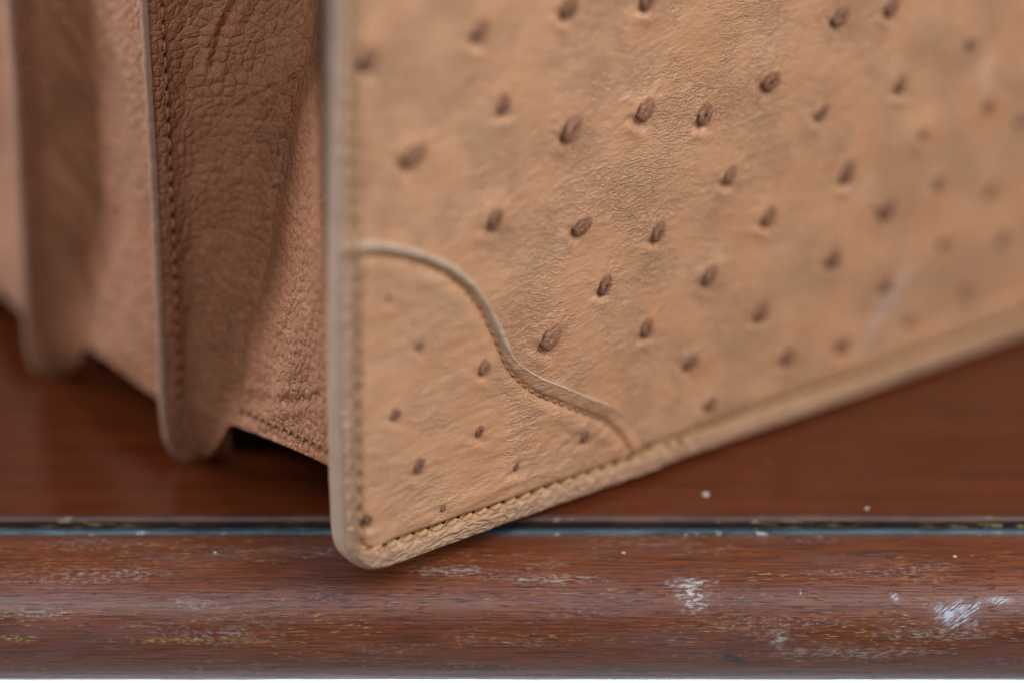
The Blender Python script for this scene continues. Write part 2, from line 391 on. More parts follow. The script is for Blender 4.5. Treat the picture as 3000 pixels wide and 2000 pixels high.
n = s.noise(s.mapping(p, scale=(45, 300, 1)), 1.0, 6, 0.7)
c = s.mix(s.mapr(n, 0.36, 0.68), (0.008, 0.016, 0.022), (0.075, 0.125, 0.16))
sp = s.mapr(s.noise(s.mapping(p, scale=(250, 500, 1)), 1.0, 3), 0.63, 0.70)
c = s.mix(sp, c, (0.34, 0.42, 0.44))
M['bead_glint'] = s.out(c, 0.35, s.bump(n, 0.6, 0.0006), spec=0.45)
s = NT('pale_floor_plaster')
c = s.mix(s.noise(s.obj(), 3.0, 4), (0.78, 0.80, 0.82), (0.84, 0.85, 0.86))
M['floor'] = s.out(c, 0.5, None, spec=0.3)

FLOOR_Z = -0.76
mesh_obj('floor', [(-3, -3, FLOOR_Z), (3, -3, FLOOR_Z), (3, 3, FLOOR_Z), (-3, 3, FLOOR_Z)], [(0, 1, 2, 3)], M['floor'])['kind'] = 'structure'

table = bpy.data.objects.new('wooden_table', None); col.objects.link(table); table.location = (0, 0.25, FLOOR_Z)
tag(table, 'dark red mahogany table with worn rounded edge moulding, under the tan bag', 'table')
XS = np.linspace(-0.5, 0.5, 801)
def bow(x): return -0.0011*(x/0.10)**2*0.35       # the front edge bows very slightly
def sweep_table(name, prof, material, arc0=0.0, rough_amp=0.0, freq=40.0):
    prof = np.array(prof)/1000.0
    arc = np.concatenate([[0], np.cumsum(np.hypot(*np.diff(prof, axis=0).T))]) + arc0
    X, K = np.meshgrid(XS, np.arange(len(prof)), indexing='xy')
    Y = prof[K, 0] + 0*X; Z = prof[K, 1] + 0*X
    if rough_amp:
        d = rough_amp*(pn[2](X*freq, K*0.35+3.3) + 0.6*pn[3](X*freq*4, K*0.5))
        Y = Y + d*0.5; Z = Z + d
    V = np.stack([X, Y, Z], -1) - np.array(table.location)
    A = np.stack([X, arc[K], 0*X], -1)
    return mesh_obj(name, V, grid_faces(len(prof), len(XS)), material, table, attrs={'flow': A})
# top board: a dense front strip, the flat top and its arris
top_y = np.concatenate([np.linspace(700, 20, 30), np.linspace(18, 1.2, 12)])
sweep_table('top_board', [(y, 0.0) for y in top_y], M['table_top'])
arr = [(1.2-1.2*math.sin(a), -1.1+1.1*math.cos(a)) for a in np.linspace(0, math.pi/2, 8)]
sweep_table('top_arris', arr, M['arris'], rough_amp=0.00010)
sweep_table('edge_step', [(0.0, -1.1), (0.12, -1.7), (0.10, -2.3), (0.0, -2.9)], M['step'], rough_amp=0.00008, freq=60)
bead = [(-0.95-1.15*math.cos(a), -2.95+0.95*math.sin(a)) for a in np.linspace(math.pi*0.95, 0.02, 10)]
sweep_table('quirk_bead', bead, M['bead_glint'], rough_amp=0.00012, freq=90)
sweep_table('edge_moulding', [(-1.6, -2.81)] + [q for q in NZ], M['moulding'], arc0=-0.002, rough_amp=0.00010, freq=25)
lo = lambda x, y, z: (x - table.location[0], y - table.location[1], z - table.location[2])
box('underside', lo(-0.5, -0.003, -0.0296), lo(0.5, 0.70, -0.0040), M['step'], table)
for lx in (-0.47, 0.42):
    for ly in (0.03, 0.63): box('leg', lo(lx, ly, FLOOR_Z+0.0005), lo(lx+0.05, ly+0.05, -0.0297), M['step'], table, bevel=0.003)

# ------------------------------------------------------------------ the bag: local x along the front, y into the bag, z up (mm in the maths)
bag = bpy.data.objects.new('leather_bag', None); col.objects.link(bag)
bag.location = BAG0; bag.rotation_euler = (0, 0, AL)
tag(bag, 'tan ostrich leather bag with stitched corner patch and pleated side gusset on the table', 'bag')

ZB, UL, RC, THK = 0.5, -23.0, 8.0, 5.0              # bottom, left edge, corner radius, panel thickness
UMAX, ZMAX = 225.0, 150.0
LEDGE = np.array(sorted([tuple(unproj(x, y)[::-1]) for x, y in [(1001, -250), (1001, 0), (1000, 350), (999, 700), (1000, 1000), (1003, 1250), (1008, 1450)]]))
def left_u(z): return np.interp(z, LEDGE[:, 0], LEDGE[:, 1]) - 0.12*np.sin(np.asarray(z)/13.0)
UL = float(LEDGE[:, 1].min()) - 0.2
# outline, from the top of the left edge down, round the corner and along the bottom
pts = [(left_u(z), z) for z in np.arange(ZMAX, ZB+RC, -0.28)]
c0 = (left_u(ZB+RC)+RC, ZB+RC)
pts += [(c0[0]-RC*math.cos(a), c0[1]-RC*math.sin(a)) for a in np.linspace(0, math.pi/2, 46)]
pts += [(x, ZB+0.15*math.sin(x/23.0)) for x in np.arange(c0[0]+0.28, UMAX, 0.28)]
OUT = np.array(pts)
for _ in range(12): OUT[1:-1] = (OUT[:-2]+2*OUT[1:-1]+OUT[2:])/4
T = np.gradient(OUT, axis=0); T /= np.linalg.norm(T, axis=1)[:, None]
NIN = np.stack([-T[:, 1], T[:, 0]], -1)             # inward (to the panel)
SL = np.concatenate([[0], np.cumsum(np.hypot(*np.diff(OUT, axis=0).T))])
PW = 2.2 + 2.8*sstep(c0[1]-1, c0[1]-8, OUT[:, 1])   # width of the binding on the front

# ---- quill positions (pixels of the photograph, at 2352 px width) with size
K = 3000/2352
Q_MAIN = [(1930,35,1.1),(2048,12,1.0),(1307,15,1.0),(1105,65,1.15),(850,130,1.2),(2233,100,.85),(1770,185,1.1),(2068,190,1.0),
 (1888,255,1.0),(2272,240,.9),(1155,235,1.0),(1480,250,1.2),(1615,258,1.15),(1312,290,1.25),(2122,305,.75),(955,355,1.3),
 (1675,398,1.1),(1945,390,1.25),(2160,415,1.0),(2278,435,.9),(1137,500,1.1),(1337,518,1.05),(1512,528,1.1),(1765,492,1.1),
 (2038,478,1.1),(2170,558,.8),(2302,545,.9),(1630,628,1.15),(1912,590,1.0),(2035,652,.95),(1390,652,.95),(1748,712,1.05),
 (2220,668,.85),(2092,735,.9),(1265,770,1.35),(1485,750,1.0),(1812,815,1.05),(1940,790,1.0),(1590,828,1.05),(1635,925,.9),
 (1483,-8,1.0),(2345,270,.9)]
Q_PATCH = [(898,678,.7),(970,787,.75),(1115,838,.85),(832,870,.7),(1250,903,.5),(912,948,.75),(1103,985,.8),(1342,995,.9),
 (965,1065,.95),(1183,1065,.8),(1017,1162,.65),(846,1188,.85)]
def qlist(src, g): return [(*unproj(x*K, y*K, g), k, math.radians(random.uniform(-32, 26))) for x, y, k in src]
QM = qlist(Q_MAIN, -0.6); QP = qlist(Q_PATCH, -1.8)
for _ in range(600):                                # beyond the frame the hide goes on the same way
    if len(QM) > 95: break
    c = np.array([rng.uniform(-12, UMAX-6), rng.uniform(10, ZMAX-4)])
    w = BAG0 + ux*c[0]/1000 + np.array([0, 0, c[1]/1000]) - CAM
    d = w @ Fv; px, py = 1500+FPX*(w @ Rv)/d, 1000-FPX*(w @ Uv)/d
    if -60 < px < 3060 and -60 < py < 2000: continue
    if min(np.hypot(c[0]-q[0], c[1]-q[1]) for q in QM) < 13: continue
    QM.append((c[0], c[1], rng.uniform(.8, 1.2), math.radians(rng.uniform(-14, 12))))
AX = math.radians(57)                               # quills lean this way on the panel
def quill_field(U, Z, qs, amp=1.0):
    H = np.zeros_like(U)
    for (qu, qz, k, da) in qs:
        m = (np.abs(U-qu) < 14) & (np.abs(Z-qz) < 14)
        if not m.any(): continue
        x, z = U[m]-qu, Z[m]-qz; a = AX+da
        l = x*math.cos(a)+z*math.sin(a); w = -x*math.sin(a)+z*math.cos(a)
        H[m] += amp*k*(0.38*np.exp(-((l-0.6)**2+w*w)/(2*2.8**2)) - 0.65*np.exp(-(((l+2.6*k)/0.7)**2+(w/1.5)**2)/2)
                   + 0.38*np.exp(-(((l+4.1*k)/0.8)**2+(w/1.9)**2)/2))
        ang = np.arctan2(w, l); rr = np.hypot(l, w)
        H[m] += amp*k*0.05*np.cos(11*ang + 3*pn[1](ang*1.3+qu, rr*0.3))*np.exp(-((rr-4.6)/1.7)**2)   # radiating puckers
    return H
def dist_out(U, Z):
    """approximate distance inward from the outline"""
    dl = U - left_u(Z); db = Z - ZB
    cu, cz = c0[0]-U, c0[1]-Z
    inc = (cu > 0) & (cz > 0)
    return np.where(inc, RC - np.hypot(cu, cz), np.minimum(dl, db))
def groove_d(U, Z): return 2.4 + 2.8*sstep(-5, 5, (U-left_u(Z))-(Z-ZB))
def ridged(n): return 1-np.sqrt(n*n+0.004)
def panel_height(U, Z):
    ca, sa = math.cos(math.radians(24)), math.sin(math.radians(24))
    l = U*ca+Z*sa; w = -U*sa+Z*ca
    l2 = l + 4*pn[0](U*0.05, Z*0.05); w2 = w + 3*pn[1](U*0.06+9, Z*0.06)
    H = 0.30*pn[2](U*0.03, Z*0.035) + 0.07*pn[3](l2*0.07, w2*0.16)
    mask = sstep(-0.2, 0.35, pn[4](U*0.025+3, Z*0.03))
    H += mask*(0.12*ridged(pn[0](l2*0.10, w2*0.38)) + 0.07*ridged(pn[5](l2*0.2+5, w2*0.75)))
    H += 0.012*pn[5](l2*0.5, w2*1.2)
    H += quill_field(U, Z, QM)
    d = dist_out(U, Z)
    gd = groove_d(U, Z)
    H -= 0.9*np.exp(-((d-gd)/1.0)**2) - 0.35*np.exp(-((d-gd-4.2)/3.0)**2)
    H += 0.5*sstep(3, 40, d)
    return H
us = np.arange(UL+1.0, UMAX, 0.27); zs = np.arange(ZB+0.8, ZMAX, 0.27)
U, Z = np.meshgrid(us, zs)
# the sheet's own corner follows the rounded outline (it stays inside the binding)
dd = dist_out(U, Z); push = np.clip(1.0-dd, 0, None)
cu, cz = c0[0]-U, c0[1]-Z; rr = np.hypot(cu, cz)+1e-6
inc = (cu > 0) & (cz > 0)
U = np.where(inc, U+push*cu/rr, U); Z = np.where(inc, Z+push*cz/rr, Z)
U = np.maximum(U, left_u(Z)+0.5)
H = panel_height(U, Z)
front = mesh_obj('front_panel', np.stack([U, -H, Z], -1)/1000, grid_faces(*U.shape), M['ostrich'], bag,
                 attrs={'flow': np.stack([U, Z, 0*U], -1)})
front['label'] = 'tan ostrich hide front with raised quill knobs'
mesh_obj('lining', np.array([(UL+1, THK-.2, ZB+5), (UMAX, THK-.2, ZB+5), (UMAX, THK-.2, ZMAX), (UL+1, THK-.2, ZMAX),
                    (UL+6, THK-.2, ZB+0.9), (UMAX, THK-.2, ZB+0.9)])/1000, [(0, 3, 2, 1), (4, 0, 1, 5)], M['lining'], bag, smooth=False)

# ---- corner patch, on top of the panel
CURVE_PX = [(1003,730),(1050,722),(1105,717),(1170,727),(1240,744),(1320,777),(1388,832),(1430,890),(1455,940),(1480,1000),(1500,1046),
            (1530,1075),(1580,1105),(1650,1132),(1720,1162),(1780,1184),(1825,1212),(1860,1252),(1885,1300),(1900,1345),(1912,1372)]
CV = np.array([unproj(x, y, -1.5) for x, y in CURVE_PX])
def resample(P, n, smooth=0):
    s = np.concatenate([[0], np.cumsum(np.hypot(*np.diff(P, axis=0).T))]); t = np.linspace(0, s[-1], n)
    Q = np.stack([np.interp(t, s, P[:, 0]), np.interp(t, s, P[:, 1])], -1)
    for _ in range(smooth): Q[1:-1] = (Q[:-2]+2*Q[1:-1]+Q[2:])/4
    return Q, s[-1]
CVD, CVL = resample(CV, 420, 14)
CT = np.gradient(CVD, axis=0); CT /= np.linalg.norm(CT, axis=1)[:, None]
CN = np.stack([CT[:, 1], -CT[:, 0]], -1)            # towards the patch
CF = np.linspace(0, 1, len(CVD))
RIMR = (1.35 - 0.1*CF - 0.72*sstep(0.44, 0.54, CF))*(0.12+0.88*sstep(0.92, 0.80, CF))  # rim radius, thick over the shoulder, thin below
MARG = 1.7 + 1.6*sstep(0.46, 0.62, CF)              # distance of the stitch line from the rim
PC = np.array([c0[0]-RC+2.2, ZB+2.0])
nr = 260
rs = np.linspace(0.02, 1.0, nr)
def curve_dist(P):
    out = np.empty(len(P)); idx = np.empty(len(P), int)
    for i in range(0, len(P), 20000):
        q = P[i:i+20000]; d2 = ((q[:, None, :]-CVD[None, ::3, :])**2).sum(-1); j = d2.argmin(1); out[i:i+20000] = np.sqrt(d2[np.arange(len(q)), j]); idx[i:i+20000] = j*3
    return out, idx
hbj = panel_height(CVD[:, 0], CVD[:, 1])+0.15
def patch_height(U, Z, d, j):
    l = U + 2*pn[0](U*0.07, Z*0.07); w = Z - 0.10*U + 2*pn[1](U*0.06+3, Z*0.08)
    H = 1.35 + 0.22*pn[2](U*0.06+4, Z*0.07) + 0.12*pn[3](l*0.05, w*0.28)
    H += 0.22*ridged(pn[0](l*0.06+8, w*0.36)) + 0.10*ridged(pn[4](l*0.13, w*0.8))
    k = sstep(16, 40, U-UL)*sstep(34, 20, Z)         # crazed creases towards the tip of the patch
    H += k*(0.30*ridged(pn[5](U*0.20, Z*0.15)) + 0.18*ridged(pn[3](U*0.33+3, Z*0.4)))
    H += quill_field(U, Z, QP, 0.75)
    m = MARG[j]
    H -= 0.85*np.exp(-((d-m)/0.65)**2)
    H += 0.35*np.exp(-((d-m-2.6)/1.5)**2)
    H += (0.35+0.5*(m > 2.2))*sstep(m*0.8, 0.0, d)*0.8*sstep(420, 350, j)
    H = H - (H-hbj[j])*0.9*sstep(315, 375, j)*sstep(m*1.1, 0.0, d)
    do = dist_out(U, Z)
    gd = groove_d(U, Z)
    H -= 1.0*np.exp(-((do-gd)/0.9)**2) - 0.25*np.exp(-((do-gd-3.4)/2.0)**2)
    return H
G = PC[None, None, :] + rs[:, None, None]*(CVD[None, ::2, :]-PC[None, None, :])
G[..., 0] = np.maximum(G[..., 0], left_u(G[..., 1])+0.6)
d, j = curve_dist(G.reshape(-1, 2)); d = d.reshape(G.shape[:2]); j = j.reshape(G.shape[:2])
PH = patch_height(G[..., 0], G[..., 1], d, j)
PH = np.maximum(PH, 0.0)
patch = mesh_obj('corner_patch', np.stack([G[..., 0], -PH, G[..., 1]], -1)/1000, grid_faces(*PH.shape, flip=False), M['ostrich_patch'], bag,
                 attrs={'flow': np.stack([G[..., 0]+300, G[..., 1], 0*PH], -1)})
patch['label'] = 'scalloped reinforcing patch over the lower corner'
# raw rim of the patch
na = 14
th = np.linspace(-0.25*math.pi, 1.05*math.pi, na)
base = 0.0
rimv, rima = [], []
hb = panel_height(CVD[:, 0], CVD[:, 1])
he = np.maximum(patch_height(CVD[:, 0], CVD[:, 1], 0*CF, np.arange(len(CF))), hb+0.2)
wob = 1+0.18*pn[2](CF*30, CF*0+.5)+0.10*pn[3](CF*90, CF*0+.2)
for k, t in enumerate(th):
    rr = RIMR*wob
    p = CVD - CN*(rr*0.62*math.cos(t))[:, None]*1.0 + CN*(0.15*RIMR)[:, None]
    y = -(hb - 0.1 + (he - hb + 0.1 + 0.30*rr)*math.sin(t)) if math.sin(t) > 0 else -(hb - 0.1) + 0*hb
    
    rimv.append(np.stack([p[:, 0], y, p[:, 1]], -1)); rima.append(np.stack([CF*CVL, 0*CF+k, 0*CF], -1))
rimv = np.array(rimv)
mesh_obj('patch_rim', rimv/1000, grid_faces(na, len(CVD), flip=True), M['raw_edge'], patch, attrs={'flow': np.array(rima)})

# ---- binding and painted edge
onp = np.clip(sstep(CV[0, 1]+2, CV[0, 1]-1, OUT[:, 1])*sstep(CV[-1, 0]+11, CV[-1, 0]-5, OUT[:, 0]), 0, 1)
BO = 0.15 + 1.05*onp + 0.9*np.exp(-((OUT[:, 1]-CV[0, 1]-0.3)/1.5)**2)*(OUT[:, 0] < UL+7)
nx = 26; ks = np.linspace(0, 1, nx)
bv, ba = [], []
for k in ks:
    dcur = PW*(1-k)
    rise = np.sin(np.clip(k*1.08, 0, 1)**0.75*math.pi)**0.7 if 0 < k < 0.93 else 0.0
    across = k*4.5
    diag = SL*0.55 + across*0.75
    wr = 0.30*ridged(pn[0](diag*0.55+0.8*pn[1](SL*0.1, across*0.2), (SL-across)*0.07)) + 0.10*pn[4](diag*1.3, (SL-across)*0.15)
    rope = 0.10*np.sin(SL/3.6*2*math.pi)*math.exp(-((k-0.2)/0.2)**2)
    bulge = 1.15*(1-(2*k-1)**4) if k < 1 else 0
    amt = max(0.0, min(1.0, min(k/0.12, (1-k)/0.12)))
    hgt = BO + bulge + (wr-0.08+rope)*amt - 0.55*(1-sstep(0, 0.12, np.array(k)))
    hgt = hgt - 0.8*sstep(0.72, 1.0, np.array(k))
    p = OUT + NIN*dcur[:, None]
    bv.append(np.stack([p[:, 0], -hgt, p[:, 1]], -1)); ba.append(np.stack([SL, 0*SL+across, 0*SL], -1))
bv = np.array(bv)
binding = mesh_obj('edge_binding', bv/1000, grid_faces(nx, len(OUT), flip=False), M['binding'], bag, attrs={'flow': np.array(ba)})
ev = []
f0 = -bv[-1][:, 1]
for k, (fr, o) in enumerate([(0, 0), (.04, .16), (.12, .28), (.3, .34), (.5, .36), (.75, .34), (.9, .25), (.97, .1), (1, -.3)]):
    yy = -f0*(1-fr) + THK*fr
    p = OUT - NIN*(o + 0.05*pn[3](SL*0.2, SL*0+k*0.3))[:, None]
    ev.append(np.stack([p[:, 0], yy, p[:, 1]], -1))
mesh_obj('painted_edge', np.array(ev)/1000, grid_faces(len(ev), len(OUT), flip=False), M['edge'], bag)

# ---- quill knobs
def quill_mesh(seed):
    n = make_perlin(seed); nr_, na_ = 14, 28
    rs_ = np.linspace(0.0, 1.0, nr_); an = np.linspace(0, 2*np.pi, na_, endpoint=False)
    R_, A_ = np.meshgrid(rs_, an, indexing='ij')
    wob_ = 1+0.14*n(np.cos(A_)*1.5+3, np.sin(A_)*1.5+3)
    x = 1.60*R_*np.cos(A_)*wob_; l = 2.35*R_*np.sin(A_)*wob_
    h = 0.95*np.clip(1-R_**3.6, 0, 1)**0.6*(0.82-0.34*l/2.35)
    h -= 0.22*np.exp(-((np.hypot(x/1.3, (l-0.3)/1.9)-0.62)/0.10)**2)*sstep(0.0, 1.0, l)   # crescent fold behind the nub
    h += 0.20*n(x*0.8+7, l*0.8)*np.clip(1.1-R_, 0, 1)
    ox, ol = n(seed*1.7, .3)*0.7, -0.5+n(.4, seed*1.3)*0.8; an_ = 0.6*n(seed*.77, 2.2)
    xx = (x-ox)*math.cos(an_)+(l-ol)*math.sin(an_); ll = -(x-ox)*math.sin(an_)+(l-ol)*math.cos(an_)
    pit = np.exp(-((xx/0.30)**2+(ll/0.75)**2))*(0.9 if seed % 3 else 0.35); h -= 0.5*pit
    h -= 0.5*(R_ > 0.999)
    V = np.stack([x, -h, l], -1)/1000
    return V, grid_faces(nr_, na_, wrap=True, flip=False), np.stack([x/1.6, l/2.35, pit], -1)
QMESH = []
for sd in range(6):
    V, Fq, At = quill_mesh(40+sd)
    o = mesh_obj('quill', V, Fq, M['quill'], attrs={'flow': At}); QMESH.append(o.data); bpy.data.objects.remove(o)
def add_quills(qs, parent, hf, sink, scl):
    for i, (qu, qz, k, da) in enumerate(qs):
        o = bpy.data.objects.new('quill', QMESH[random.randrange(6)]); col.objects.link(o); o.parent = parent
        h = float(hf(np.array([qu]), np.array([qz]))[0])
        o.location = (qu/1000, (-h+sink)/1000, qz/1000)
        o.rotation_euler = (0, math.pi/2-(AX+da), 0)
        kk = k*scl*random.uniform(0.85, 1.12); o.scale = (kk*random.uniform(.88, 1.1), kk*random.uniform(.75, 1.1), kk)
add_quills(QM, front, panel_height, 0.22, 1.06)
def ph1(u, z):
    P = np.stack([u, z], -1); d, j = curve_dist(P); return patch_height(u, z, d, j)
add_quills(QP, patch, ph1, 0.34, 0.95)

# ---- stitches
def capsule(length, rad, sag=0.25, seg=9, ring=8):
    V = []
    for i in range(seg):
        t = -1+2*i/(seg-1); x = t*length/2; r = rad*(1-abs(t)**4*0.55)
        for k in range(ring):
            a = 2*math.pi*k/ring
            tw = 1+0.14*math.sin(a*2+t*9)
            V.append((x, -(r*math.cos(a)*tw) + sag*rad*2*t*t, r*math.sin(a)*tw))
    return np.array(V)/1000, grid_faces(seg, ring, wrap=True)
def stitch_data(name, length, rad, material):
    V, f = capsule(length, rad); o = mesh_obj(name, V, f, material); me = o.data; bpy.data.objects.remove(o); return me
def along(P, step, start=0.0, end=None):
    s = np.concatenate([[0], np.cumsum(np.hypot(*np.diff(P, axis=0).T))]); t = np.arange(start, (end or s[-1]), step)
    x = np.interp(t, s, P[:, 0]); z = np.interp(t, s, P[:, 1])
    e = 0.4; dx = np.interp(t+e, s, P[:, 0])-np.interp(t-e, s, P[:, 0]); dz = np.interp(t+e, s, P[:, 1])-np.interp(t-e, s, P[:, 1])
    return np.stack([x, z], -1), np.arctan2(dz, dx), t
def put(me, name, parent, x, y, z, ang, tilt=0.0, roll=0.0):
    o = bpy.data.objects.new(name, me); col.objects.link(o); o.parent = parent
    o.location = (x/1000, y/1000, z/1000); o.rotation_euler = (0, -(ang+tilt), roll); return o
HOLE = stitch_data('needle_hole', 1.0, 0.32, M['hole'])
S_B = stitch_data('stitch', 2.6, 0.55, M['thread'])
SP = OUT + NIN*(PW+0.05)[:, None]
P, A, tt = along(SP, 3.55, 26.0)
bo = np.interp(tt, SL, BO)
for (x, z), a, b in zip(P, A, bo):
    if x > 215: continue
    put(S_B, 'stitch', binding, x, -(b+0.38+(0.45 if b < 0.7 else 0.0)), z, a, 0.24+random.uniform(-.07, .07))
    hx, hz = x+1.78*math.cos(a), z+1.78*math.sin(a)
    qx, qz = hx-0.45*math.sin(a), hz+0.45*math.cos(a)
    hh = ph1(np.array([qx]), np.array([qz]))[0] if b > 0.7 else panel_height(np.array([qx]), np.array([qz]))[0]
    put(HOLE, 'needle_hole', binding, qx, -(float(hh)+0.10), qz, a, -0.1)
S_P = stitch_data('stitch', 1.9, 0.42, M['thread_dark'])
SQ = CVD + CN*MARG[:, None]
P, A, tt = along(SQ, 2.25, 4.5, CVL*0.965)
for (x, z), a in zip(P, A):
    h = float(ph1(np.array([x]), np.array([z]))[0])
    put(S_P, 'stitch', patch, x, -(h+0.22), z, a, 0.22+random.uniform(-.08, .08))

# ---- side gusset: pleats between front, two dividers and back
def vline(px_list, g):
    q = np.array([unproj(x, y, g) for x, y in px_list]); q = q[np.argsort(q[:, 1])]
    return q                                         # (u, z) rows sorted by z
def uz(line, z):
    zz, uu = line[:, 1], line[:, 0]
    return np.interp(z, zz, uu) if True else 0
G_R1, G_R2, G_R3 = 63.0, 120.0, 176.0
G_V1, G_V2 = 48.0, 106.0
R1 = vline([(535,1354),(505,1325),(486,1285),(474,1200),(466,1000),(456,750),(442,450),(428,200),(416,0)], G_R1)
R2 = vline([(140,1126),(105,1085),(86,1030),(72,900),(64,700),(54,500),(42,250),(24,0)], G_R2)
V1 = vline([(672,1240),(720,1000),(785,720),(800,600),(825,450),(850,280),(900,120),(940,0)], G_V1)
V2 = vline([(250,1010),(275,800),(300,600),(285,300),(262,0)], G_V2)
R1[0][1] = max(R1[0][1], 0.05); R2[0][1] = max(R2[0][1], 0.05)
L0 = np.array([(float(left_u(z))+2.5, z) for z in np.linspace(0, ZMAX, 12)])
V3 = np.array([(V2[i, 0]-3.0, V2[i, 1]) for i in range(len(V2))])
R3 = np.array([(UL-6, 0.0), (UL-6, ZMAX)])
V1z, V2z = V1[0, 1], V2[0, 1]
print('V1', V1.round(1).tolist()); print('R1', R1.round(1).tolist()); print('V2', V2.round(1).tolist()); print('R2', R2.round(1).tolist())
zt = np.concatenate([np.linspace(0, 0.12, 40)[:-1], np.linspace(0.12, 1, 330)])
cols, arcs = [], []                                  # each column: (nz,3)
def column(u_of_z, g, zb, u_add=0.0):
    z = zb + zt*(ZMAX-zb)
    return np.stack([u_of_z(z)+u_add, g+0*z, z], -1)
lin = lambda L: (lambda z: uz(L, z))
def pleat(La, ga, zba, Lb, gb, zbb, n, ease, zease, bulge, gease=lambda t: t):
    """columns from line a to line b"""
    out = []
    for i in range(n):
        t = i/(n-1); e = ease(t); ez = zease(t)
        zb = zba*(1-ez)+zbb*ez; z = zb+zt*(ZMAX-zb)
        u = La(z)*(1-e)+Lb(z)*e; g = ga*(1-gease(t))+gb*gease(t)
        out.append(np.stack([u + bulge*math.sin(math.pi*t)*np.sin(z/40+1), g+0*z, z], -1))
    return out
id_ = lambda t: t
sharpV = lambda t: t**0.92
FL = 5.2                                             # flange width at each ridge
def ridge(Rl, g, zb):
    """flange columns round the doubled edge, front to back"""
    r = []
    for du, dg in [(FL, -1.0), (FL*.8, -1.05), (FL*.55, -1.05), (FL*.3, -1.05), (1.2, -1.05), (0.6, -1.0), (0.22, -0.75), (0.03, -0.35), (0, 0), (0.03, .35), (0.22, .75), (0.6, 1.0), (FL*.5, 1.05), (FL, 1.0)]:
        r.append(column(lambda z: uz(Rl, z), g+dg, zb, du))
    return r
zG0 = unproj(938, 1392, 6.0)[1]; 
print('zG0', zG0, 'V1z', V1z, 'V2z', V2z)
late = lambda t: sstep(0.25, 1.0, np.array(t)).item()
quick = lambda t: t**4
early = lambda t: 1-late(1-t)
R1f = lambda z: uz(R1, z)+FL; R2f = lambda z: uz(R2, z)+FL; R3f = lambda z: uz(R3, z)+FL
S = []
S += pleat(lin(L0), THK+0.2, zG0, lin(V1), G_V1, V1z, 60, id_, id_, 0.0)
S += pleat(lin(V1), G_V1, V1z, R1f, G_R1-1.0, 0.3, 80, lambda t: t**1.15, lambda t: 1-(1-t)**3.2, -0.8, lambda t: 1-(1-t)**1.8)[1:-1]
S += ridge(R1, G_R1, 0.02)
S += pleat(R1f, G_R1+1.0, 0.3+9, lin(V2), G_V2, V2z, 50, id_, id_, 0.0)[1:]
S += pleat(lin(V2), G_V2, V2z, R2f, G_R2-1.0, 0.3, 60, lambda t: t**1.15, lambda t: 1-(1-t)**3.2, -0.6, lambda t: 1-(1-t)**1.8)[1:-1]
S += ridge(R2, G_R2, 0.02)
S += pleat(R2f, G_R2+1.0, 0.3+9, lin(V3), 149.0, V2z, 30, id_, id_, 0.0)[1:]
S += pleat(lin(V3), 149.0, V2z, R3f, G_R3, 0.5, 30, id_, early, 0.0)[1:]
S = np.array(S)                                      # (columns, nz, 3)
# smooth a little across, keeping the tight ridges
d = np.linalg.norm(np.diff(S[:, 200, :], axis=0), axis=1)
ac = np.concatenate([[0], np.cumsum(d)])
for _ in range(6):
    Sm = S.copy(); Sm[1:-1] = (S[:-2]+2*S[1:-1]+S[2:])/4
    wgt = (np.minimum(np.concatenate([[0], d]), np.concatenate([d, [0]])) > 0.33)[:, None, None]
    S = np.where(wgt, Sm, S)
# folds and soft creases of the hide
AC = np.repeat(ac[:, None], S.shape[1], 1); ZZ = S[..., 2]
iR1 = float(ac[np.argmin(np.abs(S[:, 200, 1]-G_R1)+np.abs(S[:, 200, 0]-uz(R1, S[0, 200, 2]))*0.2)])
du_, dv_ = np.gradient(S, axis=0), np.gradient(S, axis=1)
NRM = np.cross(dv_, du_); NRM /= np.linalg.norm(NRM, axis=-1)[..., None]+1e-9
flat = np.ones(len(S)); fl = np.abs(S[:, 200, 1]-G_R1) < 1.2; fl2 = np.abs(S[:, 200, 1]-G_R2) < 1.2
flat[fl | fl2] = 0.0
for _ in range(70): flat[1:-1] = (flat[:-2]+2*flat[1:-1]+flat[2:])/4
flat = flat[:, None]*sstep(0, 6, ZZ-ZZ[:, :1])
tw = ZZ*0.9 + AC*0.7
D = 0.9*pn[0](AC*0.055, ZZ*0.022+4) + 0.5*pn[1](AC*0.12+ZZ*0.05, ZZ*0.04)
D += 0.40*ridged(pn[2](AC*0.10+ZZ*0.045+2, ZZ*0.035-AC*0.03)) + 0.22*ridged(pn[3](AC*0.2+ZZ*0.1, ZZ*0.07))
back = (S[..., 1] > G_R1+2)*1.0
D += back*(1.7*ridged(pn[4](AC*0.09-ZZ*0.085, ZZ*0.02)))   # long slanting drapes in the second pleat
D -= D.mean()
